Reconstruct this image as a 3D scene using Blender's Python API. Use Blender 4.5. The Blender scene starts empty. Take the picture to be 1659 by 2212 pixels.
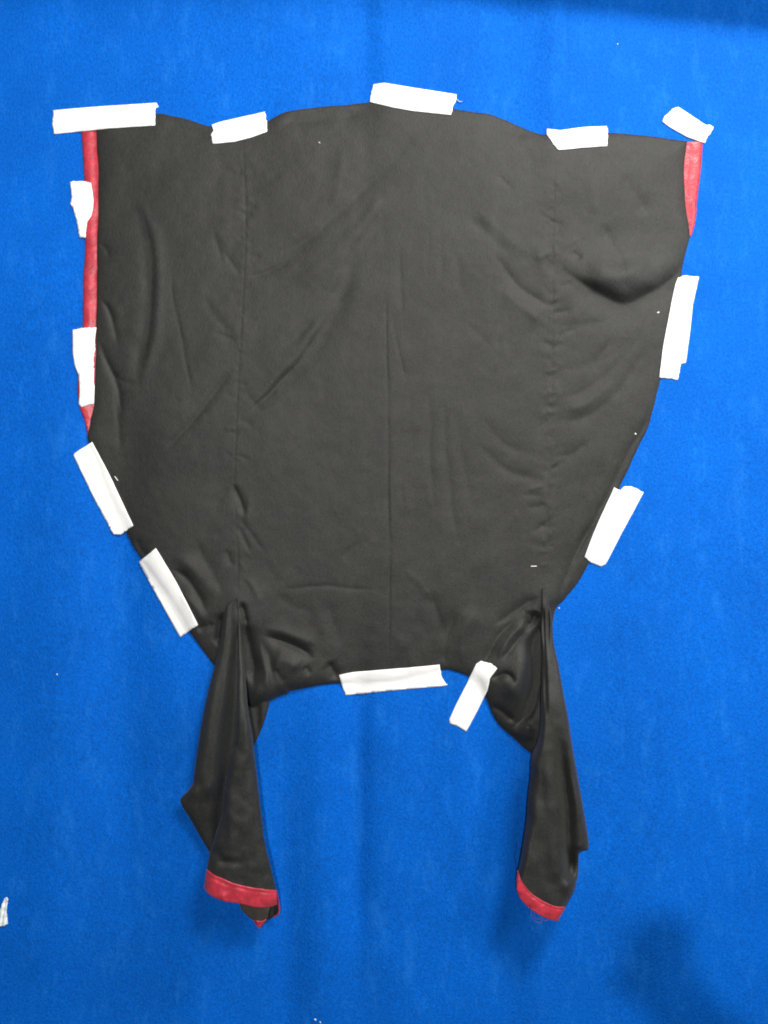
import bpy, math, random
import numpy as np
from mathutils import Vector
from mathutils.geometry import delaunay_2d_cdt

random.seed(7)
S = 0.000928            # metres per unit of the measured layout (1659 x 2212 units on the wall)
CX, CY = 829.5, 1106.0
ZC = 1.30               # height of the middle of the garment above the floor
D = 1.75                # distance of the camera from the wall
sc = bpy.context.scene
col = sc.collection

# ------------------------------------------------------------------ camera, world, lamps
cam = bpy.data.cameras.new("camera")
cam.sensor_fit = 'VERTICAL'
cam.angle = 2 * math.atan(CY * S / D)
cam.clip_start, cam.clip_end = 0.01, 50
co = bpy.data.objects.new("camera", cam)
co.location = (0, -D, ZC)
co.rotation_euler = (math.radians(90), 0, 0)
col.objects.link(co)
sc.camera = co

w = bpy.data.worlds.new("World")
sc.world = w
w.use_nodes = True
w.node_tree.nodes["Background"].inputs[0].default_value = (0.92, 0.96, 1.0, 1)
w.node_tree.nodes["Background"].inputs[1].default_value = 0.07

def area(name, loc, target, sx, sy, power, colour):
    l = bpy.data.lights.new(name, 'AREA')
    l.shape = 'RECTANGLE'
    l.size, l.size_y, l.energy, l.color = sx, sy, power, colour
    o = bpy.data.objects.new(name, l)
    o.location = loc
    o.rotation_euler = (Vector(target) - Vector(loc)).to_track_quat('-Z', 'Y').to_euler()
    col.objects.link(o)
    return o

area("ceiling_lamp", (1.1, -1.9, 3.6), (0.15, 0, 0.9), 0.9, 0.6, 116, (1.0, 0.98, 0.94))
area("side_lamp", (1.8, -1.3, 1.9), (0.2, 0, 1.0), 0.5, 0.8, 24, (1.0, 0.98, 0.95))
p = bpy.data.lights.new("room_lamp", 'POINT')
p.energy, p.shadow_soft_size, p.color = 270, 0.024, (1.0, 0.98, 0.95)
po = bpy.data.objects.new("room_lamp", p)
po.location = (-0.164, -3.3, 1.858)
col.objects.link(po)

sc.view_settings.view_transform = 'Standard'
sc.view_settings.look = 'None'
sc.view_settings.exposure = 0.0
sc.view_settings.gamma = 1.0
sc.cycles.filter_width = 1.9

# ------------------------------------------------------------------ materials
def mat(name, base, rough=0.9, spec=0.3, sheen=0.0, sheen_tint=(1, 1, 1), var=0.15, scale=300.0, bump=0.0, bscale=600.0, big=0.0, bigscale=4.0, stretch=None, bdist=0.001, tint=(1, 1, 1)):
    m = bpy.data.materials.new(name)
    m.use_nodes = True
    nt = m.node_tree
    N, L = nt.nodes, nt.links
    b = N["Principled BSDF"]
    b.inputs["Roughness"].default_value = rough
    b.inputs["Specular IOR Level"].default_value = spec
    b.inputs["Sheen Weight"].default_value = sheen
    b.inputs["Sheen Roughness"].default_value = 0.5
    b.inputs["Sheen Tint"].default_value = (*sheen_tint, 1)
    tc = N.new("ShaderNodeTexCoord")
    mp = N.new("ShaderNodeMapping")
    L.new(tc.outputs["Object"], mp.inputs["Vector"])
    if stretch:
        mp.inputs["Scale"].default_value = stretch
    n1 = N.new("ShaderNodeTexNoise")
    n1.inputs["Scale"].default_value = scale
    n1.inputs["Detail"].default_value = 6
    n1.inputs["Roughness"].default_value = 0.7
    L.new(mp.outputs[0], n1.inputs["Vector"])
    r = N.new("ShaderNodeValToRGB")
    r.color_ramp.elements[0].position = 0.3
    r.color_ramp.elements[1].position = 0.7
    r.color_ramp.elements[0].color = (*[c * (1 - var) * t for c, t in zip(base, tint)], 1)
    r.color_ramp.elements[1].color = (*[min(1, c * (1 + var) / t) for c, t in zip(base, tint)], 1)
    L.new(n1.outputs[0], r.inputs[0])
    out = r.outputs[0]
    if big:
        n2 = N.new("ShaderNodeTexNoise")
        n2.inputs["Scale"].default_value = bigscale
        n2.inputs["Detail"].default_value = 4
        L.new(tc.outputs["Object"], n2.inputs["Vector"])
        mr = N.new("ShaderNodeMapRange")
        mr.inputs["From Min"].default_value = 0.3
        mr.inputs["From Max"].default_value = 0.7
        mr.inputs["To Min"].default_value = 1 - big
        mr.inputs["To Max"].default_value = 1 + big
        L.new(n2.outputs[0], mr.inputs[0])
        mx = N.new("ShaderNodeVectorMath")
        mx.operation = 'SCALE'
        L.new(out, mx.inputs[0])
        L.new(mr.outputs[0], mx.inputs["Scale"])
        out = mx.outputs[0]
    L.new(out, b.inputs["Base Color"])
    if bump:
        n3 = N.new("ShaderNodeTexNoise")
        n3.inputs["Scale"].default_value = bscale
        n3.inputs["Detail"].default_value = 5
        L.new(mp.outputs[0], n3.inputs["Vector"])
        bp = N.new("ShaderNodeBump")
        bp.inputs["Strength"].default_value = bump
        bp.inputs["Distance"].default_value = bdist
        L.new(n3.outputs[0], bp.inputs["Height"])
        L.new(bp.outputs[0], b.inputs["Normal"])
    return m

M_FELT = mat("blue_felt", (0.0003, 0.103, 0.50), 0.75, 0.09, 0.0, (0.5, 0.7, 1.0), 0.30, 230, 0.55, 300, 0.10, 5.0, bdist=0.0025, stretch=(1, 1, 0.7))
M_BLACK = mat("black_cotton", (0.0132, 0.0145, 0.0124), 0.66, 0.45, 0.06, (1, 1, 0.95), 0.45, 210, 0.65, 380, 0.14, 10.0, tint=(0.93, 1.05, 1.0), stretch=(1, 1, 0.55))
M_RED = mat("red_satin", (0.43, 0.026, 0.046), 0.40, 0.5, 0.15, (1, 0.75, 0.8), 0.12, 120, 0.55, 70, 0.22, 45.0, bdist=0.003)
M_TAPE = mat("white_tape", (0.90, 0.90, 0.885), 0.7, 0.3, 0, (1, 1, 1), 0.015, 200, 0.15, 500)
M_PAPER = mat("torn_paper", (0.74, 0.79, 0.80), 0.85, 0.2, 0, (1, 1, 1), 0.06, 120, 0.3, 200)
M_WOOD = mat("dark_wood", (0.05, 0.052, 0.042), 0.7, 0.2, 0, (1, 1, 1), 0.3, 20, 0.2, 60, stretch=(0.15, 1, 1))
M_INSIDE = mat("faded_inside", (0.062, 0.055, 0.048), 0.85, 0.25, 0.05, (1, 1, 0.95), 0.25, 230, 0.4, 420)
M_LINT = mat("pale_lint", (0.75, 0.73, 0.70), 0.9, 0.2, 0, (1, 1, 1), 0.05)
M_PINK = mat("pink_lint", (0.55, 0.30, 0.26), 0.9, 0.2, 0, (1, 1, 1), 0.1)
M_THREAD = mat("pink_thread", (0.45, 0.16, 0.22), 0.8, 0.2, 0, (1, 1, 1), 0.1)
M_SKIN = mat("skin", (0.42, 0.25, 0.17), 0.55, 0.4, 0, (1, 1, 1), 0.05)

def scuffs(m, colour, amount):
    """Pale rubbed streaks in the nap of the felt."""
    N, L = m.node_tree.nodes, m.node_tree.links
    b = N["Principled BSDF"]
    src = b.inputs["Base Color"].links[0].from_socket
    tc, mp, n, rp, mx = (N.new("ShaderNode" + k) for k in ("TexCoord", "Mapping", "TexNoise", "MapRange", "Mix"))
    mp.inputs["Scale"].default_value = (1, 1, 0.4)
    n.inputs["Scale"].default_value = 26
    n.inputs["Detail"].default_value = 8
    n.inputs["Roughness"].default_value = 0.75
    rp.inputs["From Min"].default_value, rp.inputs["From Max"].default_value = 0.52, 0.72
    rp.inputs["To Max"].default_value = amount
    mx.data_type = 'RGBA'
    L.new(tc.outputs["Object"], mp.inputs[0]); L.new(mp.outputs[0], n.inputs["Vector"]); L.new(n.outputs[0], rp.inputs[0])
    L.new(rp.outputs[0], mx.inputs[0]); L.new(src, mx.inputs[6])
    mx.inputs[7].default_value = (*colour, 1)
    L.new(mx.outputs[2], b.inputs["Base Color"])
scuffs(M_FELT, (0.02, 0.21, 0.70), 0.35)
scuffs(M_BLACK, (0.030, 0.030, 0.025), 0.45)

# ------------------------------------------------------------------ numeric helpers
def vnoise(x, y, scale, seed):
    """Smooth value noise in [-1, 1]."""
    rng = np.random.RandomState(seed)
    T = rng.uniform(-1, 1, (128, 128))
    u, v = x / scale + 40, y / scale + 40
    i, j = np.floor(u).astype(int), np.floor(v).astype(int)
    fu, fv = u - i, v - j
    fu, fv = fu * fu * (3 - 2 * fu), fv * fv * (3 - 2 * fv)
    g = lambda a, b: T[a % 128, b % 128]
    return (g(i, j) * (1 - fu) + g(i + 1, j) * fu) * (1 - fv) + (g(i, j + 1) * (1 - fu) + g(i + 1, j + 1) * fu) * fv

def smooth_line(pts, step=6.0):
    """Catmull-Rom through pts, resampled."""
    P = np.array(pts, float)
    if len(P) < 3:
        n = max(2, int(np.hypot(*(P[1] - P[0])) / step))
        t = np.linspace(0, 1, n)[:, None]
        return P[0] * (1 - t) + P[1] * t
    Q = np.vstack([2 * P[0] - P[1], P, 2 * P[-1] - P[-2]])
    out = []
    for k in range(1, len(Q) - 2):
        a, b, c, d = Q[k - 1], Q[k], Q[k + 1], Q[k + 2]
        n = max(2, int(np.hypot(*(c - b)) / step))
        for t in np.arange(n) / n:
            out.append(0.5 * (2 * b + (c - a) * t + (2 * a - 5 * b + 4 * c - d) * t * t + (3 * b - a - 3 * c + d) * t ** 3))
    out.append(P[-1])
    return np.array(out)

def resample(P, n):
    P = np.array(P, float)
    s = np.r_[0, np.cumsum(np.hypot(*(np.diff(P, axis=0).T)))]
    t = np.linspace(0, s[-1], n)
    return np.c_[np.interp(t, s, P[:, 0]), np.interp(t, s, P[:, 1])]

def seg_dist(x, y, P):
    """Distance to polyline P, signed side, and position 0..1 along it."""
    best = np.full(x.shape, 1e9)
    sign = np.zeros(x.shape)
    pos = np.zeros(x.shape)
    ds = np.hypot(*(np.diff(P, axis=0).T))
    cum = np.r_[0, np.cumsum(ds)]
    tot = max(cum[-1], 1e-6)
    for k in range(len(P) - 1):
        (ax, ay), (bx, by) = P[k], P[k + 1]
        dx, dy = bx - ax, by - ay
        l2 = dx * dx + dy * dy + 1e-9
        t = np.clip(((x - ax) * dx + (y - ay) * dy) / l2, 0, 1)
        ex, ey = x - ax - t * dx, y - ay - t * dy
        d = np.hypot(ex, ey)
        m = d < best
        best = np.where(m, d, best)
        sign = np.where(m, np.sign(dx * ey - dy * ex), sign)
        pos = np.where(m, (cum[k] + t * ds[k]) / tot, pos)
    return best, sign, pos

def inside(x, y, P):
    r = np.zeros(x.shape, bool)
    n = len(P)
    for k in range(n):
        (ax, ay), (bx, by) = P[k], P[(k + 1) % n]
        if ay == by:
            continue
        c = ((ay > y) != (by > y)) & (x < (bx - ax) * (y - ay) / (by - ay) + ax)
        r ^= c
    return r

def ss(a, b, t):
    t = np.clip((t - a) / (b - a), 0, 1)
    return t * t * (3 - 2 * t)

def gauss(x, y, cx, cy, rx, ry=None):
    ry = ry or rx
    return np.exp(-((x - cx) / rx) ** 2 - ((y - cy) / ry) ** 2)

def world(x, y, h):
    """Layout position and height above the wall (mm) -> point in the room."""
    hm = np.asarray(h) * 0.001
    k = (D - hm) / D
    return np.c_[(np.asarray(x) - CX) * S * k, -hm, ZC + (CY - np.asarray(y)) * S * k]

# ------------------------------------------------------------------ heights (mm): the felt's gentle waves, the cloth's folds
WAVES = [  # x, y0, y1, half width, height
    (265, 900, 1900, 60, -2.6), (120, 700, 2100, 70, 1.6), (420, 1400, 2300, 55, 1.5),
    (700, 1450, 2250, 40, 1.8), (772, 1450, 2050, 26, -2.4), (850, 1500, 2250, 55, 1.8),
    (1100, 1550, 2300, 40, -2.2), (1010, 1550, 2200, 50, 1.4), (620, 1650, 2300, 35, -2.0),
    (790, -100, 240, 30, -2.0), (1120, -100, 300, 55, -1.6), (1200, -100, 300, 25, 1.0), (1420, 1300, 2300, 90, 1.2),
    (1560, 900, 2300, 60, -1.2), (620, -100, 240, 70, 1.2)]

def h_wall(x, y):
    h = 1.0 * vnoise(x, y * 0.35, 160, 3) + 0.5 * vnoise(x, y * 0.3, 60, 4)
    for (cx, y0, y1, wd, a) in WAVES:
        f = 1 / (1 + np.exp(-(y - y0) / 60)) / (1 + np.exp((y - y1) / 60))
        drift = 10 * vnoise(y, y * 0 + cx, 300, 9)
        h = h + 4.5 * a * f * np.exp(-((x - cx - drift) / wd) ** 2)
    h = h - 2.2 * np.exp(-((x - 1222 - 0.01 * y) / 4.0) ** 2) / (1 + np.exp((y - 170) / 25))
    return h

TOP = [(208, 262), (270, 250), (340, 245), (375, 251), (415, 261), (456, 274), (515, 279), (577, 262), (590, 255), (615, 243), (650, 236), (700, 231),
       (750, 227), (800, 221), (890, 222), (982, 235), (1019, 241), (1055, 246), (1085, 257), (1115, 270), (1150, 284), (1180, 291), (1245, 290),
       (1312, 287), (1380, 292), (1484, 305)]
RIGHT = [(1484, 307), (1478, 365), (1479, 410), (1482, 450), (1490, 508), (1479, 556), (1472, 588), (1456, 680), (1427, 817), (1404, 910), (1382, 960), (1354, 1020),
         (1333, 1065), (1300, 1150), (1272, 1217), (1254, 1250), (1224, 1290), (1199, 1321), (1190, 1400), (1182, 1500), (1176, 1600), (1168, 1628)]
BOTTOM = [(1149, 1630), (1114, 1598), (1084, 1572), (1064, 1545), (1049, 1505), (1030, 1470), (1017, 1462), (984, 1451), (954, 1447), (850, 1470), (735, 1476),
          (675, 1483), (640, 1490), (626, 1493), (620, 1500), (605, 1503), (590, 1510), (577, 1516), (551, 1528), (538, 1528), (520, 1500), (490, 1480)]
LEFT = [(474, 1456), (462, 1437), (435, 1400), (410, 1365), (365, 1290), (300, 1200), (272, 1150), (232, 1060), (205, 985), (190, 950), (195, 910), (204, 860), (208, 710),
        (210, 610), (210, 560), (212, 450), (213, 375), (209, 300)]

def outline(*sides):
    pts = []
    for s in sides:
        q = smooth_line(s, 5.0)
        pts.extend(q if not pts else q)
    P = [np.array(pts[0])]
    for q in pts[1:]:
        if np.hypot(*(q - P[-1])) > 2.0:
            P.append(np.array(q))
    if np.hypot(*(P[-1] - P[0])) < 2.0:
        P.pop()
    return np.array(P)

BODY = outline(TOP, RIGHT, BOTTOM, LEFT)
BODY_C = BODY + np.c_[vnoise(BODY[:, 0], BODY[:, 1], 23, 61), vnoise(BODY[:, 0], BODY[:, 1], 23, 62)] * 0.9
BODY = BODY_C

# folds: points, half width, depth; 'v' a valley, 'r' a ridge, 's' a step down on the right-hand side of the direction
FOLDS = [
    ('s', [(1195, 558), (1240, 592), (1290, 622), (1345, 648), (1400, 624), (1440, 600), (1480, 572), (1530, 545)], 24, -4.2),
    ('v', [(1195, 566), (1240, 600), (1290, 632), (1345, 657), (1400, 633), (1440, 610), (1480, 582), (1530, 555)], 13, 2.8),
    ('r', [(1260, 560), (1340, 600), (1420, 560)], 40, 5),
    ('v', [(1060, 545), (1095, 590), (1140, 632), (1190, 668)], 11, 3.2),
    ('r', [(1080, 620), (1130, 665), (1185, 700)], 18, 2.0),
    ('v', [(1235, 545), (1260, 560)], 8, 2),
    ('s', [(830, 420), (770, 540), (715, 660), (665, 760), (600, 832), (545, 885), (515, 910)], 15, 1.7),
    ('v', [(705, 695), (660, 765), (600, 832), (545, 885), (520, 905)], 10, 2.4),
    ('v', [(505, 790), (470, 838), (430, 890), (350, 985)], 12, 3.0),
    ('v', [(880, 320), (800, 395), (730, 462), (650, 528), (560, 560)], 16, 2.5),
    ('v', [(800, 470), (750, 580), (700, 660), (640, 730), (560, 790)], 18, 2.4),
    ('r', [(860, 380), (780, 480), (700, 570), (600, 640)], 26, 2.6),
    ('v', [(530, 600), (570, 593), (600, 580), (640, 560)], 8, 1.5),
    ('s', [(290, 420), (312, 485), (328, 560), (330, 640), (322, 720), (306, 800), (300, 860)], 13, -2.4),
    ('v', [(300, 440), (318, 500), (330, 570), (330, 640), (322, 720), (304, 810)], 8, 1.8),
    ('v', [(372, 560), (375, 640), (395, 740), (418, 868)], 5, 0.8),
    ('v', [(212, 642), (232, 668), (244, 710), (254, 748)], 7, 3.0),
    ('v', [(210, 726), (228, 770), (246, 812), (256, 850), (262, 900)], 8, 3.2),
    ('v', [(238, 800), (268, 826), (296, 826)], 9, 1.6),
    ('v', [(246, 840), (254, 900), (260, 980)], 9, 1.5),
    ('v', [(212, 530), (228, 536), (236, 560)], 7, 1.6),
    ('v', [(835, 640), (836, 760), (838, 900), (840, 1100), (842, 1300), (840, 1425)], 4, 0.55),
    ('v', [(848, 690), (860, 750), (878, 835)], 4.5, 0.7),
    ('v', [(862, 520), (866, 640), (870, 700)], 7, 0.7), ('v', [(925, 510), (928, 610)], 9, 0.5), ('v', [(952, 510), (957, 620)], 9, 0.5), ('v', [(985, 540), (1000, 640)], 10, 0.6),
    ('v', [(925, 840), (930, 980), (938, 1120)], 10, 1.2), ('v', [(958, 850), (962, 960), (975, 1100), (1000, 1200)], 10, 1.4),
    ('v', [(985, 880), (1000, 1010), (1030, 1120)], 12, 1.2), ('v', [(868, 1040), (872, 1095)], 6, 0.5), ('v', [(892, 1035), (896, 1100)], 6, 0.5), ('v', [(912, 1035), (920, 1100)], 6, 0.5),
    ('v', [(1020, 950), (1080, 1005), (1140, 1030), (1186, 1032)], 14, 1.7),
    ('v', [(1040, 890), (1090, 960), (1180, 990)], 16, 1.2),
    ('v', [(1197, 905), (1240, 908), (1290, 885), (1345, 830), (1395, 740)], 16, 2.0),
    ('v', [(1197, 858), (1245, 850), (1300, 815), (1370, 740), (1410, 690)], 15, 1.3),
    ('v', [(1197, 795), (1250, 796), (1310, 770), (1370, 720)], 12, 0.9),
    ('v', [(1197, 700), (1250, 704), (1320, 690)], 12, 1.0),
    ('r', [(1200, 880), (1260, 875), (1330, 820)], 18, 2.0),
    ('v', [(1195, 985), (1230, 985), (1280, 950)], 11, 1.4),
    ('v', [(1420, 850), (1385, 930), (1345, 1000), (1310, 1070), (1282, 1120), (1250, 1180), (1215, 1260)], 8, 2.6),
    ('r', [(1425, 880), (1392, 945), (1360, 1010), (1325, 1080), (1295, 1140), (1262, 1200)], 9, 1.8),
    ('v', [(1290, 1110), (1262, 1150), (1232, 1215), (1205, 1290)], 9, 2.2),
    ('v', [(1340, 370), (1370, 420), (1400, 470)], 22, 2.2), ('v', [(1300, 480), (1330, 540), (1350, 590)], 22, 2.4),
    ('v', [(1010, 470), (1060, 510), (1100, 560)], 18, 1.4), ('r', [(1020, 440), (1080, 500), (1150, 560)], 22, 1.4),
    # around the right sleeve
    ('v', [(1172, 1290), (1130, 1305), (1085, 1335), (1060, 1350)], 12, 3.5),
    ('v', [(1160, 1320), (1148, 1345), (1128, 1352)], 14, 12),
    ('r', [(1135, 1335), (1105, 1375), (1075, 1425)], 12, 6),
    ('v', [(1120, 1330), (1085, 1362), (1058, 1410), (1040, 1440)], 9, 4),
    ('v', [(1140, 1350), (1118, 1385), (1085, 1428)], 8, 5),
    ('v', [(985, 1300), (968, 1360), (960, 1420), (975, 1445)], 14, 3.0),
    ('v', [(925, 1270), (950, 1340), (958, 1400)], 12, 2.2),
    ('r', [(1030, 1300), (1000, 1370), (1000, 1440)], 20, 3.0),
    ('v', [(1166, 1330), (1164, 1420), (1152, 1490), (1125, 1550), (1100, 1575)], 17, 24),
    ('r', [(1120, 1395), (1132, 1430), (1125, 1470), (1085, 1510)], 22, 6),
    ('v', [(1060, 1466), (1092, 1453), (1110, 1462), (1118, 1478)], 7, 6),
    ('v', [(1058, 1520), (1085, 1535), (1110, 1560)], 9, 5),
    ('r', [(1140, 1560), (1130, 1600)], 16, 6),
    # around the left sleeve
    ('v', [(566, 1366), (600, 1380), (640, 1398), (680, 1428)], 10, 6.5),
    ('r', [(570, 1350), (630, 1370), (690, 1400)], 16, 3),
    ('r', [(580, 1420), (620, 1430), (650, 1450)], 22, 4),
    ('v', [(705, 1432), (718, 1450), (732, 1472)], 11, 5),
    ('v', [(655, 1440), (672, 1462)], 8, 2.5),
    ('s', [(563, 1380), (571, 1415), (577, 1450), (580, 1500)], 7, 2.2),
    ('v', [(590, 1440), (600, 1462), (615, 1480)], 8, 2.0),
    ('v', [(530, 1325), (535, 1380), (542, 1440), (545, 1490)], 13, 14),
    ('v', [(516, 1298), (526, 1316), (536, 1350)], 7, 6),
    ('v', [(482, 1320), (474, 1350), (470, 1400)], 10, 9),
    ('v', [(372, 1225), (405, 1250), (432, 1290), (450, 1325)], 10, 5.5),
    ('r', [(392, 1275), (425, 1310), (450, 1350)], 14, 3.5),
    ('v', [(425, 1358), (450, 1352), (465, 1345)], 8, 3),
    ('r', [(370, 1195), (420, 1235), (470, 1300)], 20, 2.5),
    ('v', [(420, 1160), (450, 1225), (480, 1290)], 16, 2),
    ('v', [(590, 1276), (660, 1268), (740, 1268), (830, 1272)], 6, 0.9),
    ('v', [(590, 1276), (640, 1310), (690, 1320)], 14, 1.2),
    ('v', [(700, 1290), (720, 1350), (735, 1410)], 18, 1.6), ('r', [(680, 1310), (700, 1380), (700, 1430)], 18, 1.6),
    ('v', [(505, 1045), (520, 1085), (532, 1120)], 8, 4.2),
    ('v', [(512, 1130), (525, 1165), (540, 1200)], 7, 1.8), ('v', [(485, 1185), (500, 1230)], 8, 1.6),
    ('v', [(295, 1160), (310, 1190), (325, 1210)], 8, 3),
    # top edge leaning away from the light
    ('v', [(592, 285), (625, 262), (680, 252), (745, 250), (800, 240)], 24, 4.0),
    ('v', [(350, 262), (410, 275), (460, 300)], 14, 1.6), ('v', [(1030, 255), (1090, 275), (1150, 300)], 14, 1.6), ('v', [(1330, 300), (1420, 305), (1480, 318)], 10, 1.2),
    ('v', [(455, 490), (470, 540), (480, 580)], 10, 1.2), ('v', [(480, 545), (505, 580), (525, 600)], 7, 1.2), ('v', [(440, 640), (470, 690), (510, 720)], 14, 1.2),
]
SEAMS = [[(525, 285), (532, 460), (528, 600), (522, 710), (515, 830), (510, 940), (508, 1050), (512, 1150), (515, 1230), (513, 1300)],
         [(1200, 325), (1198, 420), (1195, 560), (1195, 700), (1193, 850), (1188, 1000), (1183, 1150), (1178, 1280)]]
rng = random.Random(21)
for si, sm in enumerate(SEAMS):
    q = smooth_line(sm, 5)
    n = 40 if si else 34
    for k in range(n):
        tt = (k + rng.random() * 1.6) / n
        if rng.random() < 0.18 or tt > 1:
            continue
        a = q[int((0.08 + 0.90 * tt) * (len(q) - 1))]
        side = rng.choice((-1, 1))
        big = rng.random() ** 2
        ln = 12 + 44 * big + rng.uniform(0, 10)
        tilt = rng.gauss(-0.22, 0.28) * ln * (1 if side > 0 else -1) * (1 if si else -1)
        if not si and a[1] > 1000:
            tilt = abs(ln) * rng.uniform(0.5, 1.3)
        bow = rng.uniform(-0.22, 0.22) * ln
        o = rng.uniform(-0.45, 0.25) * ln
        f = [(a[0] + side * o, a[1] - tilt * 0.3), (a[0] + side * (o + ln * 0.45), a[1] + tilt * 0.3 + bow), (a[0] + side * (o + ln), a[1] + tilt)]
        FOLDS.append((rng.choice('vvr'), f, rng.uniform(3.8, 6.5) + 3 * big, 0.75 * (rng.uniform(0.4, 1.1) + 0.7 * big) * (1.15 if si else 0.8)))
for k in range(46):      # faint creases all over the cloth
    x, y = rng.uniform(240, 1400), rng.uniform(300, 1400)
    an = math.radians(rng.choice((rng.gauss(125, 18), rng.gauss(90, 10), rng.gauss(60, 16))))
    ln = rng.uniform(50, 150)
    f = [(x, y), (x + math.cos(an) * ln * 0.5 + rng.uniform(-8, 8), y + math.sin(an) * ln * 0.5), (x + math.cos(an) * ln, y + math.sin(an) * ln)]
    FOLDS.append((rng.choice('vr'), f, rng.uniform(7, 18), rng.uniform(0.3, 1.0)))

def h_folds(x, y):
    h = np.zeros(x.shape)
    FS = 1.35
    x, y = x + 4.5 * vnoise(x, y, 70, 201) + 0.6 * vnoise(x, y, 18, 203), y + 4.5 * vnoise(x, y, 70, 202) + 0.6 * vnoise(x, y, 18, 204)
    mod = 1.0 + 0.35 * vnoise(x, y, 45, 205)
    for kind, pts, wd, dep in FOLDS:
        P = smooth_line(pts, 12)
        lo, hi = P.min(0) - 3.2 * wd, P.max(0) + 3.2 * wd
        m = (x > lo[0]) & (x < hi[0]) & (y > lo[1]) & (y < hi[1])
        if not m.any():
            continue
        d, sg, t = seg_dist(x[m], y[m], P)
        L = np.hypot(*(np.diff(P, axis=0).T)).sum()
        e = np.minimum(t, 1 - t) * L
        tap = np.clip(e / (0.28 * L), 0, 1)
        tap = tap * tap * (3 - 2 * tap)
        wn = wd * (0.55 + 0.45 * tap)
        if kind == 's':
            a = d / wn
            v = dep * sg * a * np.exp(0.5 - 0.5 * a * a) * tap
        else:
            v = (-1 if kind == 'v' else 1) * dep * 1.1 * np.exp(0.6 - np.sqrt((d / (0.66 * wn)) ** 2 + 0.36)) * tap
        h[m] += v * FS * mod[m]
    return h

def h_body(x, y):
    """Cloth height over the wall (mm), as if the cloth went on outside its edge."""
    x, y = np.asarray(x, float), np.asarray(y, float)
    d, _, _ = seg_dist(x, y, np.vstack([BODY, BODY[:1]]))
    lift = 5 + 9 * (1 - np.exp(-d / 70)) + 2.2 * vnoise(x + 0.5 * y, y - 0.2 * x, 120, 11) + 0.9 * vnoise(x + 0.4 * y, y, 45, 12) + 0.35 * vnoise(x, y, 18, 13)
    lift = lift + 24 * gauss(x, y, 1115, 1480, 62, 75) + 14 * gauss(x, y, 615, 1465, 60, 50) + 14 * gauss(x, y, 565, 1505, 32, 40) + 10 * gauss(x, y, 512, 1345, 55, 75) + 8 * gauss(x, y, 1178, 1330, 40, 70) + 6 * gauss(x, y, 1340, 590, 70, 50)
    lift = lift + h_folds(x, y)
    for ns, sm in enumerate(SEAMS + [[(835, 620), (836, 760), (838, 900), (840, 1100), (842, 1300), (840, 1428)]]):
        ds, sg, t = seg_dist(x, y, smooth_line(sm, 14))
        a = ds / 2.6
        if ns < 2:      # gathered cloth along the two side seams
            am = (0.55, 1.0)[ns] * (0.6 + 0.4 * vnoise(y * 0 + 7, y, 90, 231 + ns)) * np.clip(np.minimum(t * 1.6, 1 - t) * 9, 0, 1)
            lift = lift + am * (1.3 * vnoise(x, y + 0.35 * np.abs(x - 1190), 11, 221 + ns) * np.exp(-(ds / 13) ** 2)
                                + 1.5 * vnoise(x * 0.35, y + 0.3 * ds, 15, 223 + ns) * np.exp(-(ds / 26) ** 2))
            a = a * 1.25
        lift = lift - (0.6, 0.45, 0.75)[ns] / 0.75 * (0.75 * np.exp(-a * a) + 0.5 * sg * np.exp(-a / 2.2)) * np.clip(np.minimum(t, 1 - t) * 14, 0, 1)
    f = 1 - np.exp(-(d + 1.0) / 9)
    return h_wall(x, y) + 2.2 + np.maximum(lift, 0.6) * f

def h_under(x, y):
    """What a strip of tape rests on."""
    b = h_body(x, y)
    return np.where(inside(x, y, BODY), b, h_wall(x, y))

# ------------------------------------------------------------------ mesh helpers
def link(name, verts, faces, m, parent=None, loc=None, smooth=True):
    V = np.array(verts, float)
    if parent is not None:
        base = Vector(parent.get("_at", (0, 0, 0)))
    else:
        base = Vector(loc) if loc is not None else Vector(tuple(V.mean(0)))
    me = bpy.data.meshes.new(name)
    me.from_pydata([tuple(v - np.array(base)) for v in V], [], faces)
    me.update()
    if smooth:
        me.polygons.foreach_set("use_smooth", [True] * len(me.polygons))
    me.materials.append(m)
    o = bpy.data.objects.new(name, me)
    col.objects.link(o)
    if parent is None:
        o.location = base
        o["_at"] = tuple(base)
    else:
        o.parent = parent
        o["_at"] = tuple(base)
    return o

def tag(o, label=None, cat=None, group=None, kind=None):
    for k, v in (("label", label), ("category", cat), ("group", group), ("kind", kind)):
        if v:
            o[k] = v

def fill(P, step):
    """Triangulate the polygon P with an even field of inner points."""
    P = np.array(P, float)
    lo, hi = P.min(0), P.max(0)
    xs, ys = [], []
    r = random.Random(5)
    row = 0
    yy = lo[1] + step * 0.5
    while yy < hi[1]:
        q = np.arange(lo[0] + (step * 0.5 if row % 2 else 0), hi[0], step)
        xs.append(q)
        ys.append(np.full(q.shape, yy))
        yy += step * 0.87
        row += 1
    if xs:
        x, y = np.concatenate(xs), np.concatenate(ys)
        k = inside(x, y, P)
        x, y = x[k], y[k]
        d, _, _ = seg_dist(x, y, np.vstack([P, P[:1]]))
        k = d > step * 0.55
        x, y = x[k], y[k]
    else:
        x = y = np.zeros(0)
    vs = [Vector((a, b)) for a, b in P] + [Vector((a, b)) for a, b in zip(x, y)]
    n = len(P)
    v, e, f, *_ = delaunay_2d_cdt(vs, [(i, (i + 1) % n) for i in range(n)], [], 1, 1e-4)
    V = np.array([(a.x, a.y) for a in v])
    F = []
    for t in f:
        a, b, c = (V[i] for i in t[:3])
        F.append(tuple(t) if (b[0] - a[0]) * (c[1] - a[1]) - (b[1] - a[1]) * (c[0] - a[0]) < 0 else tuple(reversed(t)))
    return V, F

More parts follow.
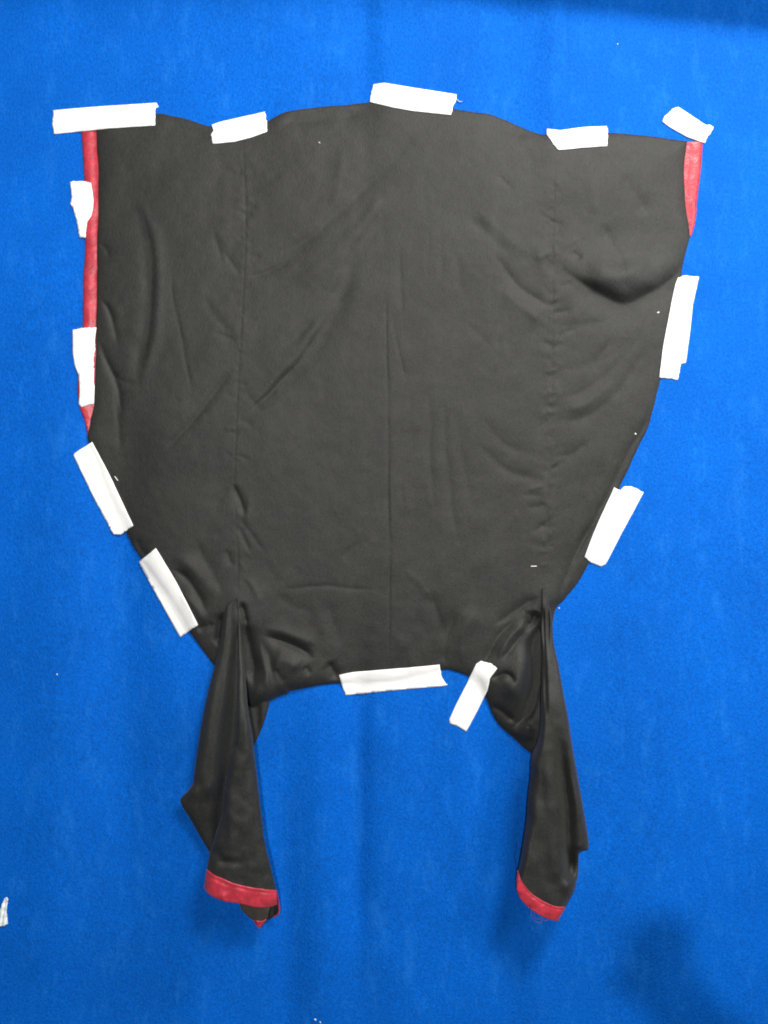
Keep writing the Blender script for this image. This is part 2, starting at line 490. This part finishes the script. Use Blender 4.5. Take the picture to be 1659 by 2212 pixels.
def sheet(name, P, hfun, m, drop, step=6.0, parent=None, smooth=True):
    """A sheet in the outline P lying at hfun (mm), its rim turned down by drop (mm, or a function giving the lower height)."""
    V, F = fill(P, step)
    h = hfun(V[:, 0], V[:, 1])
    W = world(V[:, 0], V[:, 1], h)
    cnt = {}
    for f in F:
        for i in range(len(f)):
            a, b = f[i], f[(i + 1) % len(f)]
            cnt[(a, b)] = 1
    rim = [(a, b) for (a, b) in cnt if (b, a) not in cnt]
    ids = sorted({i for e in rim for i in e})
    idx = {i: len(W) + k for k, i in enumerate(ids)}
    hb = drop(V[ids, 0], V[ids, 1]) if callable(drop) else h[ids] - drop
    W2 = W[ids].copy()
    W2[:, 1] = -np.minimum(hb, h[ids] - 0.05) * 0.001
    F2 = [(b, a, idx[a], idx[b]) for a, b in rim]
    return link(name, np.vstack([W, W2]), [tuple(f) for f in F] + F2, m, parent, smooth=smooth)

def patch(name, left, right, nu, nv, hfun, m, parent=None, thick=1.2, bottom=None):
    """A draped panel between two side curves (and, if given, down to a bottom curve); hfun(u, v, x, y) is the height in mm."""
    A, B = resample(smooth_line(left, 4), nv), resample(smooth_line(right, 4), nv)
    u = np.linspace(0, 1, nu)
    X = A[:, None, 0] * (1 - u) + B[:, None, 0] * u
    Y = A[:, None, 1] * (1 - u) + B[:, None, 1] * u
    if bottom is not None:
        C = resample(smooth_line(bottom, 4), nu)
        wv = ss(0.72, 1.0, np.linspace(0, 1, nv))[:, None]
        X = X + wv * (C[None, :, 0] - X[-1:])
        Y = Y + wv * (C[None, :, 1] - Y[-1:])
    UU, VV = np.meshgrid(u, np.linspace(0, 1, nv))
    H = hfun(UU.ravel(), VV.ravel(), X.ravel(), Y.ravel())
    W = world(X.ravel(), Y.ravel(), H)
    F = [(j * nu + i, (j + 1) * nu + i, (j + 1) * nu + i + 1, j * nu + i + 1) for j in range(nv - 1) for i in range(nu - 1)]
    o = link(name, W, F, m, parent)
    so = o.modifiers.new("thickness", 'SOLIDIFY')
    so.thickness = thick * 0.001
    so.offset = -1
    return o

# ------------------------------------------------------------------ the felt wall and the ledge over it
xs = np.r_[np.linspace(-1100, -60, 30), np.arange(-50, 1712, 5.0), np.linspace(1720, 2760, 30)]
ys = np.r_[np.linspace(-700, -60, 20), np.arange(-50, 2264, 9.0), np.linspace(2272, 2505, 12)]
X, Y = np.meshgrid(xs, ys)
hw = h_wall(X.ravel(), Y.ravel())
W = np.c_[(X.ravel() - CX) * S, -hw * 0.001, ZC + (CY - Y.ravel()) * S]
nx = len(xs)
F = [(j * nx + i, (j + 1) * nx + i, (j + 1) * nx + i + 1, j * nx + i + 1) for j in range(len(ys) - 1) for i in range(nx - 1)]
wall = link("wall", W, F, M_FELT, None, (0, 0, ZC))
tag(wall, kind="structure")

lx0, lx1 = -0.15, 1.9
lv, lf = [], []
prof = [(0.0, 0.0), (0.095, 0.0), (0.107, 0.003), (0.114, 0.010), (0.115, 0.018), (0.115, 0.09), (0.0, 0.09)]
for xx in (lx0, lx1):
    zb = 2.392 - 0.108 * (xx - 0.26)
    for (py, pz) in prof:
        lv.append((xx, -0.006 - py, zb + pz))
k = len(prof)
for i in range(k):
    lf.append((i, (i + 1) % k, k + (i + 1) % k, k + i))
lf += [tuple(range(k - 1, -1, -1)), tuple(range(k, 2 * k))]
ledge = link("ledge", lv, lf, M_WOOD, smooth=False)
tag(ledge, "dark wooden ledge fixed to the blue wall above the garment", "ledge")

px0, px1, pv = -2.3, 2.3, []  # unseen board, added to darken the top of the wall softly
pprof = [(0.0, 0.0), (0.288, 0.0), (0.296, 0.004), (0.30, 0.012), (0.30, 0.16), (0.0, 0.16)]
for xx in (px0, px1):
    pv += [(xx, -0.004 - py, 2.545 + pz) for (py, pz) in pprof]
k = len(pprof)
pf = [(i, (i + 1) % k, k + (i + 1) % k, k + i) for i in range(k)] + [tuple(range(k - 1, -1, -1)), tuple(range(k, 2 * k))]
shade_board = link("shade_board", pv, pf, M_WOOD, smooth=False)
tag(shade_board, "unseen dark board added above the ledge to shade the top of the wall", "shade_board")

# ------------------------------------------------------------------ the garment
gar = bpy.data.objects.new("garment", None)
gar.location = (0, 0, ZC)
gar["_at"] = (0, 0, ZC)
col.objects.link(gar)
tag(gar, "black cotton garment with red satin trim and two hanging sleeves, taped on the blue wall", "garment")
body = sheet("body", BODY, h_body, M_BLACK, lambda x, y: h_wall(x, y) + 0.6, 3.3, gar)

def between(outer, inner):
    return np.array(list(smooth_line(outer, 5)) + list(smooth_line(inner, 5))[::-1])

# left trim: red satin strip showing past the black edge
lo_ = [(174, 268), (176, 290), (180, 350), (184, 450), (184, 540), (180, 600), (179, 700), (172, 780), (167.5, 840), (172.5, 880), (182, 905), (187, 930), (190, 946)]
li_ = [(222, 268), (224, 375), (223, 450), (221, 610), (219, 710), (214, 860), (204, 910), (196, 935), (193, 946)]
def h_trim_left(x, y):
    e = np.interp(y, [a[1] for a in lo_], [a[0] for a in lo_])
    t = np.clip((x - e) / 32, 0, 1)
    return h_wall(x, y) + 1.4 + np.maximum(0, 2.6 * np.sin(np.pi * np.clip(t * 1.25, 0, 1) ** 0.8) * np.clip((950 - y) / 120, 0.1, 1) + 0.9 * vnoise(x * 2, y, 30, 31)) * (1 - ss(0.7, 0.95, t))
trim = sheet("trim", between(lo_, li_), h_trim_left, M_RED, lambda x, y: h_wall(x, y) + 0.3, 4.0, gar)
trim["label"] = "long red satin trim strip taped along the edge"
ro_ = [(1518.5, 302), (1518, 310), (1514.5, 360), (1510, 400), (1505, 440), (1505, 455), (1500, 488), (1493, 511)]
ri_ = [(1470, 309), (1468, 330), (1466, 365), (1468, 400), (1471, 450), (1476, 490), (1484, 511)]
def h_trim_right(x, y):
    e = np.interp(y, [a[1] for a in ro_], [a[0] for a in ro_])
    t = np.clip((e - x) / 34, 0, 1)
    return h_wall(x, y) + 1.4 + np.maximum(0, 2.4 * np.sin(np.pi * np.clip(t * 1.2, 0, 1) ** 0.7) * np.clip((520 - y) / 60, 0.1, 1) + 0.9 * vnoise(x * 2, y, 26, 33)) * (1 - ss(0.72, 0.95, t))
trim2 = sheet("trim", between(ro_, ri_), h_trim_right, M_RED, lambda x, y: h_wall(x, y) + 0.3, 4.0, gar)
trim2["label"] = "short red satin trim strip under the top corner"

# --- left sleeve
LP_L = [(508, 1293), (492, 1302), (484.5, 1318), (474, 1395), (461, 1449), (449, 1495), (438, 1548), (428, 1608), (419, 1672), (416.5, 1692), (406, 1708), (391, 1724), (392, 1739), (410, 1768), (438, 1817), (453, 1841)]
LP_R = [(514, 1294), (518, 1330), (522, 1395), (524, 1450), (524, 1515), (520, 1600), (512, 1650), (505, 1700), (498, 1760), (488, 1810), (478, 1850)]
def grow(v, a, b):
    return a + (b - a) * ss(0.0, 0.45, v)
def h_lp(u, v, x, y):
    H = grow(v, 20, 40) - 10 * ss(0.75, 1, v)
    p = (1 - (1 - np.clip(u / 0.28, 0, 1)) ** 2.2) * (1 - 0.80 * ss(0.40, 0.80, u))
    fl = 0.45 + 0.55 * (1 - ss(0.72, 0.8, v))
    return 12 + 0.42 * H * (0.55 + 0.45 * fl) * (1 - 0.6 * ss(0.40, 0.80, u)) + 0.5 * (H - 9) * p * fl + 2.5 * vnoise(x * 1.6, y * 0.5, 40, 41) * p + 6 * gauss(x, y, 455, 1730, 25, 40) - 5 * gauss(x, y, 432, 1700, 12, 20)
HT = [(446, 1877), (461, 1889), (477, 1896), (495, 1904), (513, 1910), (548, 1917.5), (575, 1921), (597, 1923)]
RP_L = [(511, 1290), (514.6, 1353), (513, 1406), (513, 1445), (511, 1512.5), (507.5, 1583), (504, 1608), (495, 1633), (488, 1672), (481, 1714.5), (477, 1764), (463, 1810), (454, 1842), (447, 1879)]
RP_R = [(514, 1290), (518, 1342), (525, 1406), (530.6, 1466), (536, 1530), (545, 1587), (553.6, 1665), (562.5, 1743), (571, 1814), (584, 1871), (596, 1923)]
def prof_rp(u):
    return (1 - (1 - np.clip(u / 0.22, 0, 1)) ** 2.4) * 0.35 + 0.65 * (1 - np.abs(2 * np.clip(u, 0, 1) - 0.9) ** 3 * 0.8) 
def h_rp(u, v, x, y):
    H = grow(v, 24, 84) - 8 * ss(0.8, 1, v)
    return H * (0.66 + 0.34 * np.clip(prof_rp(u), 0.0, 2)) + 2.2 * vnoise(x * 1.5, y * 0.5, 34, 43) - 7 * gauss(x, y, 495, 1862, 24, 9) - 4 * gauss(x, y, 468, 1845, 10, 12) + 1.2 * vnoise(x, y, 16, 44) + 2.6 * vnoise(x * 0.9 + y * 0.55, y * 0.4 - x * 0.5, 26, 47) - 3 * gauss(x, y, 485, 1790, 9, 25)
sl = patch("sleeve", RP_L, RP_R, 36, 170, h_rp, M_BLACK, gar, bottom=[(a, b + 2.5) for a, b in HT])
sl["label"] = "hanging sleeve with a pointed fold, beside the slanting tape"
patch("back_panel", LP_L, LP_R, 40, 170, h_lp, M_BLACK, sl)
HB = [(440, 1919), (456, 1935), (484.5, 1947), (513, 1951), (541, 1958), (562.5, 1961), (585, 1959), (599, 1954)]
def band(name, top, bot, base, m, parent, nu=90, nv=16, wob=1.0, seed=50):
    A, B = resample(smooth_line(top, 4), nu), resample(smooth_line(bot, 4), nu)
    def hf(u, v, x, y):   # here u runs down the band, v along it
        return base(v) + 1.6 + 1.6 * np.sin(np.pi * np.clip(u, 0, 1)) + wob * vnoise(x, y, 20, seed) * (0.3 + u) + 0.5 * vnoise(x, y, 9, seed + 1) + 0.9 * np.exp(-((u - 0.06) / 0.06) ** 2) - 0.8 * np.exp(-((u - 0.17) / 0.05) ** 2)
    return patch(name, bot, top, nv, nu, lambda u, v, x, y: hf(1 - u, v, x, y), m, parent)
one = lambda v: np.ones_like(v)
band("hem_band", HT, HB, lambda v: np.clip(h_rp(v, one(v), 447 + 149 * v, 1880 + 40 * v), 4, 120), M_RED, sl, wob=2.6)
# the far side of the sleeve's mouth, showing below the hem
bp_ = [(512, 1925), (585, 1935), (580, 1970), (577, 1985), (562, 1989), (548, 1988), (538, 1982), (530.6, 1975), (520, 1962)]
sheet("back_layer", np.array(smooth_line(bp_ + [bp_[0]], 5))[:-1], lambda x, y: 34 + 5 * gauss(x, y, 556, 1972, 14) + 2 * vnoise(x, y, 12, 5), M_INSIDE, 2.0, 4, sl)
mp_ = [(572, 1935), (598, 1940), (602, 1956), (603, 1966), (600, 1974), (590, 1981), (579, 1987), (574, 1975)]
sheet("shaded_lining", np.array(smooth_line(mp_ + [mp_[0]], 3))[:-1], lambda x, y: 6 + 0 * x + 14 * ss(592, 603, x), M_BLACK, 1.0, 4, sl)  # inside of the sleeve, coloured black for the shade in its mouth
patch("hem_edge", [(597, 1923), (600, 1945), (602, 1962), (600, 1974), (590, 1981)], [(599, 1928), (602.5, 1946), (605, 1962), (602.5, 1976), (591, 1983.5)], 5, 30, lambda u, v, x, y: 40 - 26 * v - 4 * u, M_RED, sl)
tp_ = [(545, 1986), (556, 1988), (566, 1989), (577, 1985), (572, 1992), (566, 1999), (561, 2007), (554, 1999), (549, 1991)]
sheet("hem_tip", np.array(tp_), lambda x, y: 35.0 + 0 * x, M_RED, 1.5, 3.5, sl)
# dark inner cloth behind the left sleeve
ip_ = [(528, 1490), (575, 1490), (582, 1505), (579, 1530), (570, 1560), (558, 1590), (548, 1609), (540, 1600)]
sheet("inner_fold", np.array(smooth_line(ip_ + [ip_[0]], 6))[:-1], lambda x, y: h_wall(x, y) + 5 + 5 * gauss(x, y, 568, 1530, 8, 60) - 2 * gauss(x, y, 556, 1560, 6, 50), M_BLACK, lambda x, y: h_wall(x, y) + 0.5, 4, sl)

# --- right sleeve
HT2 = [(1117.5, 1879), (1129, 1907), (1146.5, 1928), (1160, 1938), (1175, 1947), (1200, 1957.5), (1222, 1959)]
RS_L = [(1171, 1272), (1168, 1353), (1169.6, 1413), (1168, 1495), (1166, 1565), (1158, 1605), (1146.5, 1635), (1145, 1672), (1139, 1725), (1136, 1771), (1129, 1821), (1123.5, 1856), (1118, 1881)]
RS_R = [(1178, 1268), (1184, 1300), (1192.6, 1335), (1196, 1388), (1207, 1438), (1217, 1495), (1228, 1551.5), (1235, 1601), (1246, 1665), (1258, 1732), (1267, 1785.5), (1272, 1822), (1271, 1834), (1262, 1838), (1251, 1842), (1249, 1862), (1248, 1885), (1240.5, 1920), (1228, 1945), (1221, 1959)]
def h_rs(u, v, x, y):
    H = grow(v, 22, 80)
    p = (1 - (1 - np.clip(u / 0.2, 0, 1)) ** 2.0) * (1 - (np.clip((u - 0.86) / 0.14, 0, 1)) ** 2 * 0.75)
    h = 6 + H * (0.66 + 0.34 * p)
    xr = np.interp(y, [1268, 1388, 1500, 1640, 1740, 1830, 1900], [1182, 1186, 1200, 1212, 1226, 1228, 1232])
    val = ss(1560, 1700, y) * (1 - ss(1880, 1915, y))
    h = h - 20 * val * np.exp(-((x - xr) / 13) ** 2) + 5 * val * np.exp(-((x - xr + 32) / 16) ** 2)
    h = h - 20 * gauss(x, y, 1236, 1868, 14, 26) + 4 * gauss(x, y, 1225, 1918, 22, 16)
    h = h - 9 * ss(1300, 1340, y) * (1 - ss(1500, 1560, y)) * np.exp(-((x - (1172 + (y - 1300) * 0.03)) / 5) ** 2)
    h = h - 6 * gauss(x, y, 1184, 1345, 3.5, 50)
    return h + 2.0 * vnoise(x * 1.4, y * 0.4, 40, 45) + 0.7 * vnoise(x, y, 18, 46) + 2.6 * vnoise(x * 0.9 - y * 0.45, y * 0.4 + x * 0.5, 28, 48)
sr = patch("sleeve", RS_L, RS_R, 46, 190, h_rs, M_BLACK, gar, bottom=[(a, b + 2.5) for a, b in HT2])
sr["label"] = "hanging sleeve with a notched edge, beside the short bent tape"
HB2 = [(1114.5, 1902), (1119, 1930), (1132, 1951), (1153.6, 1969), (1178.4, 1983), (1192, 1988), (1205.5, 1990)]
M_RED2 = M_RED
band("hem_band", HT2, HB2, lambda v: np.clip(h_rs(np.clip(0.08 + v * 0.84, 0, 1), one(v), 1118 + 103 * v, 1885 + 75 * v), 6, 100) + 1, M_RED2, sr, wob=1.4, seed=56)

def thread(name, pts, h, r, m, parent=None, hs=None):
    P = smooth_line(pts, 1.5)
    n = len(P)
    hh = np.full(n, float(h)) if hs is None else np.interp(np.linspace(0, 1, n), np.linspace(0, 1, len(hs)), hs)
    W = world(P[:, 0], P[:, 1], hh)
    vs, fs = [], []
    for i in range(n):
        t = W[min(i + 1, n - 1)] - W[max(i - 1, 0)]
        t = t / (np.linalg.norm(t) + 1e-9)
        a = np.cross(t, (0, 1, 0.01)); a /= np.linalg.norm(a) + 1e-9
        b = np.cross(t, a)
        for q in range(5):
            an = q * 2 * math.pi / 5
            vs.append(W[i] + (a * math.cos(an) + b * math.sin(an)) * r * 0.001)
    for i in range(n - 1):
        for q in range(5):
            fs.append((i * 5 + q, i * 5 + (q + 1) % 5, (i + 1) * 5 + (q + 1) % 5, (i + 1) * 5 + q))
    fs += [tuple(range(4, -1, -1)), tuple((n - 1) * 5 + q for q in range(5))]
    return link(name, vs, fs, m, parent)

thread("loose_thread", [(1146, 1960), (1149, 1980), (1158, 1991), (1170, 1992), (1167, 1985), (1156, 1982), (1152, 1970)], 38, 0.28, M_THREAD, sr)
thread("loose_thread", [(1165, 1975), (1176, 1988), (1186, 1985)], 38, 0.22, M_THREAD, sr)
thread("loose_thread", [(1118, 1820), (1113, 1850), (1116, 1885)], 30, 0.3, M_BLACK, sr)

# ------------------------------------------------------------------ strips of white tape
def ragged(P, torn, step=3.0, seed=1):
    """Outline with the sides between the given corner numbers torn, the others cut clean."""
    r = random.Random(seed)
    out = []
    n = len(P)
    for i in range(n):
        a, b = np.array(P[i], float), np.array(P[(i + 1) % n], float)
        L = np.hypot(*(b - a))
        k = max(1, int(L / (step if i in torn else 12)))
        nrm = np.array([-(b - a)[1], (b - a)[0]]) / max(L, 1e-6)
        for j in range(k):
            q = a + (b - a) * j / k
            amp = 0.9 if i in torn else 0.22
            out.append(q + nrm * r.uniform(-amp, amp))
    return np.array(out)

TAPES = [
    ("longest white tape strip, lying level over the top corner beside the long red trim", (2, 3, 4, 5, 8, 9),
     [(114.6, 238), (196.5, 231), (339, 221.8), (342, 229.5), (337, 233), (334.7, 241), (334.7, 270.7), (238.7, 277), (116.3, 289.7), (113, 266.5), (115, 245)], 0),
    ("crumpled short white tape with a narrow tail on the long red trim", (0, 1, 8, 9, 10, 12, 13),
     [(151, 392), (178.6, 391), (196.5, 395), (199.7, 414), (201.8, 433), (200.7, 450), (196.5, 467), (188, 478.6), (186, 490), (185, 512.5), (171, 512), (165, 475), (157.5, 450), (151.5, 440), (155, 425), (151.5, 396)], 2),
    ("short white tape tilted up, on the top edge beside the longest strip", (2, 3, 4, 5, 9, 10),
     [(457, 269), (481, 261.6), (572, 241.5), (575, 250), (573.5, 257), (577, 263.5), (576.5, 284.4), (545, 296), (507, 306), (459, 311), (456, 292), (461, 280.6)], 0),
    ("highest white tape, on the middle of the top edge, with a stray thread", (2, 3, 4, 8, 9),
     [(806.6, 182), (830, 179), (986, 204), (987, 215), (980, 225.6), (974.5, 248), (895, 240), (849, 232), (798.7, 220), (801.7, 203), (805.5, 187.6)], 0),
    ("short white tape with a slanted torn end, on the top edge above the puckered seam", (3, 4, 7, 8, 9),
     [(1181.6, 278), (1211, 281), (1257, 274.6), (1311, 272), (1313, 281), (1312, 315), (1257, 319), (1207.4, 324.5), (1203.6, 321.4), (1193.5, 308.8), (1181, 288.5)], 0),
    ("small slanting white tape at the top corner above the short red trim", (0, 1, 5, 6, 7, 8, 9),
     [(1430, 262), (1436.6, 250.5), (1454, 234), (1465.7, 230.8), (1520, 267), (1526.5, 270), (1535, 269.5), (1541.7, 274.6), (1535, 288.5), (1530, 292), (1522.7, 309), (1484.7, 296), (1446.7, 274.6)], 0),
    ("upright white tape with a wavy outline on the lower part of the long red trim", (0, 1, 2, 4, 5, 6, 7, 8, 12, 13),
     [(157, 713), (165.6, 711.6), (175, 709), (208, 707.5), (204.5, 735), (205, 754), (201.4, 776.5), (202, 791), (199.5, 791.7), (203, 795.5), (202, 827), (204, 833.5), (203, 872), (189.3, 875), (176.7, 879.7), (169.7, 873.7), (172, 843), (170, 811), (161, 789), (157, 760.7)], 1.2),
    ("clean white tape strip slanting along the side edge just below the long red trim", (2, 3, 4),
     [(199, 954.8), (237, 1026.7), (287.5, 1135), (260.6, 1155), (244.7, 1154), (202, 1074), (158.6, 984), (160.8, 979)], 0),
    ("clean white tape strip slanting along the side edge above the pointed sleeve", (2, 3, 5),
     [(336.6, 1184), (379.3, 1254.6), (427.8, 1349.7), (400, 1369), (389, 1376.5), (345, 1298), (301.7, 1218), (300.5, 1213.5)], 0),
    ("long level white tape strip on the bottom edge between the two sleeves", (3, 4, 5, 6, 7, 9, 10, 11),
     [(732.4, 1458), (763, 1452), (897.5, 1441), (949.4, 1436), (953, 1454), (956.5, 1468), (961, 1475), (967, 1478.4), (961, 1481.7), (852, 1491), (746.8, 1501.7), (745.6, 1495), (741.8, 1491)], 0.5),
    ("bent white tape strip hanging steeply from the bottom edge beside the notched sleeve", (0, 1, 8, 9, 10),
     [(1039.3, 1427.8), (1062, 1434), (1073.5, 1444), (1064.7, 1457), (1058.3, 1465.8), (1053, 1492), (1031.7, 1535), (1016.5, 1563), (1007.7, 1580.5), (1001, 1576), (991, 1569.6), (971, 1563), (971, 1553), (986, 1520), (1010, 1474.6), (1014, 1464.5), (1029, 1434)], 1.0),
    ("upright white tape with a stepped lower end, on the side edge below the droopy fold", (0, 1, 5, 6, 7, 8),
     [(1465, 599.6), (1481, 595), (1510, 598), (1496.7, 658), (1492, 705.7), (1481.5, 785), (1470.7, 785), (1464.4, 820.6), (1436.5, 816.5), (1424.5, 815), (1433.3, 743.7), (1442.8, 696), (1452.3, 645.5), (1460, 610.7)], 0),
    ("slanting white tape with a notched top end on the side edge above the notched sleeve", (0, 1, 2, 3, 7, 8, 9),
     [(1327, 1053), (1341, 1059.7), (1348, 1051), (1365, 1051), (1390.6, 1063.5), (1367, 1108), (1341.5, 1155), (1308, 1220), (1299, 1224), (1275, 1214), (1263, 1203), (1281, 1155), (1300, 1111)], 0),
]
TRIMS = [between(lo_, li_), between(ro_, ri_)]
for n, (lab, torn, P, crumple) in enumerate(TAPES):
    R = ragged(P, torn, 3.0, n + 1)
    def hf(x, y, n=n, crumple=crumple):
        # tape is stiff: it bridges the dips of what it lies on, so it follows a local average
        acc, top = np.zeros(x.shape), np.zeros(x.shape)
        ring = [(0, 0)] + [(q * math.cos(a), q * math.sin(a)) for q in (8, 16) for a in np.arange(8) * math.pi / 4]
        for dx, dy in ring:
            b = h_under(x + dx, y + dy)
            for T, f in zip(TRIMS, (h_trim_left, h_trim_right)):
                b = np.maximum(b, np.where(inside(x + dx, y + dy, T), f(x + dx, y + dy), -9))
            acc = acc + b / len(ring)
            top = b if (dx, dy) == (0, 0) else top
        acc = np.maximum(acc, top)
        return acc + 1.8 + (0.18 + crumple * 0.6) * vnoise(x, y, 30, 70 + n) + crumple * 0.4 * vnoise(x * 0.6, y, 12, 90 + n)
    o = sheet("tape_strip", R, hf, M_TAPE, 0.8, 4.0)
    tag(o, lab, "tape", "white tape strips round the garment")

# ------------------------------------------------------------------ small things
o = sheet("paper_scrap", ragged([(15, 1938), (17.3, 1942), (15.6, 1954), (14, 1967), (16, 1986), (16.8, 1995), (7.6, 2000.7), (-6, 2001), (-14, 1994), (-9, 1975), (0, 1964), (6.5, 1948), (10, 1941)], range(13), 3, 77),
          lambda x, y: h_wall(x, y) + 3 + 1.6 * np.sin((x + y * 0.15) * 0.7) + 1.2 * vnoise(x, y, 8, 78), M_PAPER, 0.6, 2.0)
tag(o, "torn scrap of white paper stuck to the blue wall at the photo's edge", "paper scrap")

def on(x, y):
    return float(h_under(np.array([x]), np.array([y]))[0])
for x0, y0, x1, y1, lab in ((1146.5, 1223.5, 1159, 1223, "short level white thread scrap on the black cloth above the notched sleeve"),
                            (247.5, 1029, 254.5, 1038.5, "short slanting white thread scrap on the black cloth beside the tape below the red trim")):
    o = thread("thread_scrap", [(x0, y0), ((x0 + x1) / 2 + .2, (y0 + y1) / 2), (x1, y1)], 0, 1.0, M_LINT, hs=[on(x0, y0) + 1, on((x0 + x1) / 2, (y0 + y1) / 2) + 1.2, on(x1, y1) + 1])
    tag(o, lab, "thread scrap")
o = thread("thread_scrap", [(985, 214), (990, 217), (993, 219.5), (998, 219)], on(985, 214) + 3, 0.6, M_LINT)
tag(o, "fine white thread sticking out of the end of the highest tape", "thread scrap")

def fleck(x, y, r, m, lab, sx=1.0, rot=0.0):
    rr = random.Random(int(x * 7 + y))
    P = []
    for k in range(9):
        a = k * 2 * math.pi / 9
        q = r * rr.uniform(0.65, 1.2)
        ex, ey = q * math.cos(a) * sx, q * math.sin(a)
        P.append((x + ex * math.cos(rot) - ey * math.sin(rot), y + ex * math.sin(rot) + ey * math.cos(rot)))
    b = on(x, y)
    P = [(x + (a - x) * 0.8, y + (c - y) * 0.8) for a, c in P]
    o = sheet("lint_fleck", np.array(P), lambda X, Y: b + 1.4 + 0.5 * vnoise(X, Y, 3, 5), m, 0.8, 2.0)
    tag(o, lab, "lint")
fleck(1422, 675, 2.1, M_LINT, "pale lint fleck on the black cloth beside the stepped tape strip", 2.0, -0.3)
fleck(1373, 937, 2.3, M_LINT, "tiny white lint fleck near the black edge between the stepped and notched tapes", 1.4, 0.5)
fleck(1208, 1314, 1.9, M_LINT, "tiny white speck at the black edge beside the top of the notched sleeve", 1.2)
fleck(690, 308, 3.0, M_PINK, "pinkish lint fleck on the black cloth below the top edge", 1.1)
fleck(123, 1457, 1.9, M_LINT, "small white fleck alone on the blue wall beside the slanting tapes", 1.2)
fleck(1334, 95, 2.0, M_PAPER, "small pale fleck on the blue wall above the top edge, near the ledge", 0.7)
fleck(681, 2203, 2.6, M_PAPER, "white fluff fleck on the blue wall far below the tape on the bottom edge", 1.3, 0.6)
fleck(692, 2209, 1.5, M_PAPER, "fluff crumb on the blue wall just beside the larger white fluff", 2.2, 0.9)

# ------------------------------------------------------------------ the photographer's arm beside the camera: its shadow falls on the wall
def skin_tree(name, nodes, edges, m, loc):
    me = bpy.data.meshes.new(name)
    me.from_pydata([n[:3] for n in nodes], edges, [])
    o = bpy.data.objects.new(name, me)
    o.location = loc
    col.objects.link(o)
    o.modifiers.new("skin", 'SKIN')
    o.modifiers.new("round", 'SUBSURF').levels = 2
    o.modifiers["round"].render_levels = 2
    for v, n in zip(me.skin_vertices[0].data, nodes):
        v.radius = (n[3], n[3])
    me.skin_vertices[0].data[0].use_root = True
    me.materials.append(m)
    return o
AR = [(0.30, -0.10, -0.36, .056), (0.22, -0.06, -0.24, .054), (0.12, -0.02, -0.10, .044), (0.075, 0, -0.035, .030), (0.052, 0, 0.0, .026), (0.038, 0.0, 0.03, .026),
      (0.050, -0.01, 0.058, .011), (0.046, -0.035, 0.07, .010), (0.036, -0.01, 0.064, .011), (0.031, -0.037, 0.074, .010),
      (0.022, -0.01, 0.058, .011), (0.018, -0.036, 0.066, .009), (0.010, -0.01, 0.046, .010), (0.008, -0.032, 0.054, .008), (0.020, -0.02, 0.012, .012), (0.000, -0.03, 0.022, .010), (-0.010, -0.036, 0.036, .008)]
arm = skin_tree("person", AR, [(0, 1), (1, 2), (2, 3), (3, 4), (4, 5), (5, 6), (6, 7), (5, 8), (8, 9), (5, 10), (10, 11), (5, 12), (12, 13), (4, 14), (14, 15), (15, 16)], M_SKIN, (0.108, -1.88, 1.202))
tag(arm, "person's bare forearm and half closed hand held up facing the blue wall", "person")

for o in bpy.data.objects:
    if "_at" in o:
        del o["_at"]
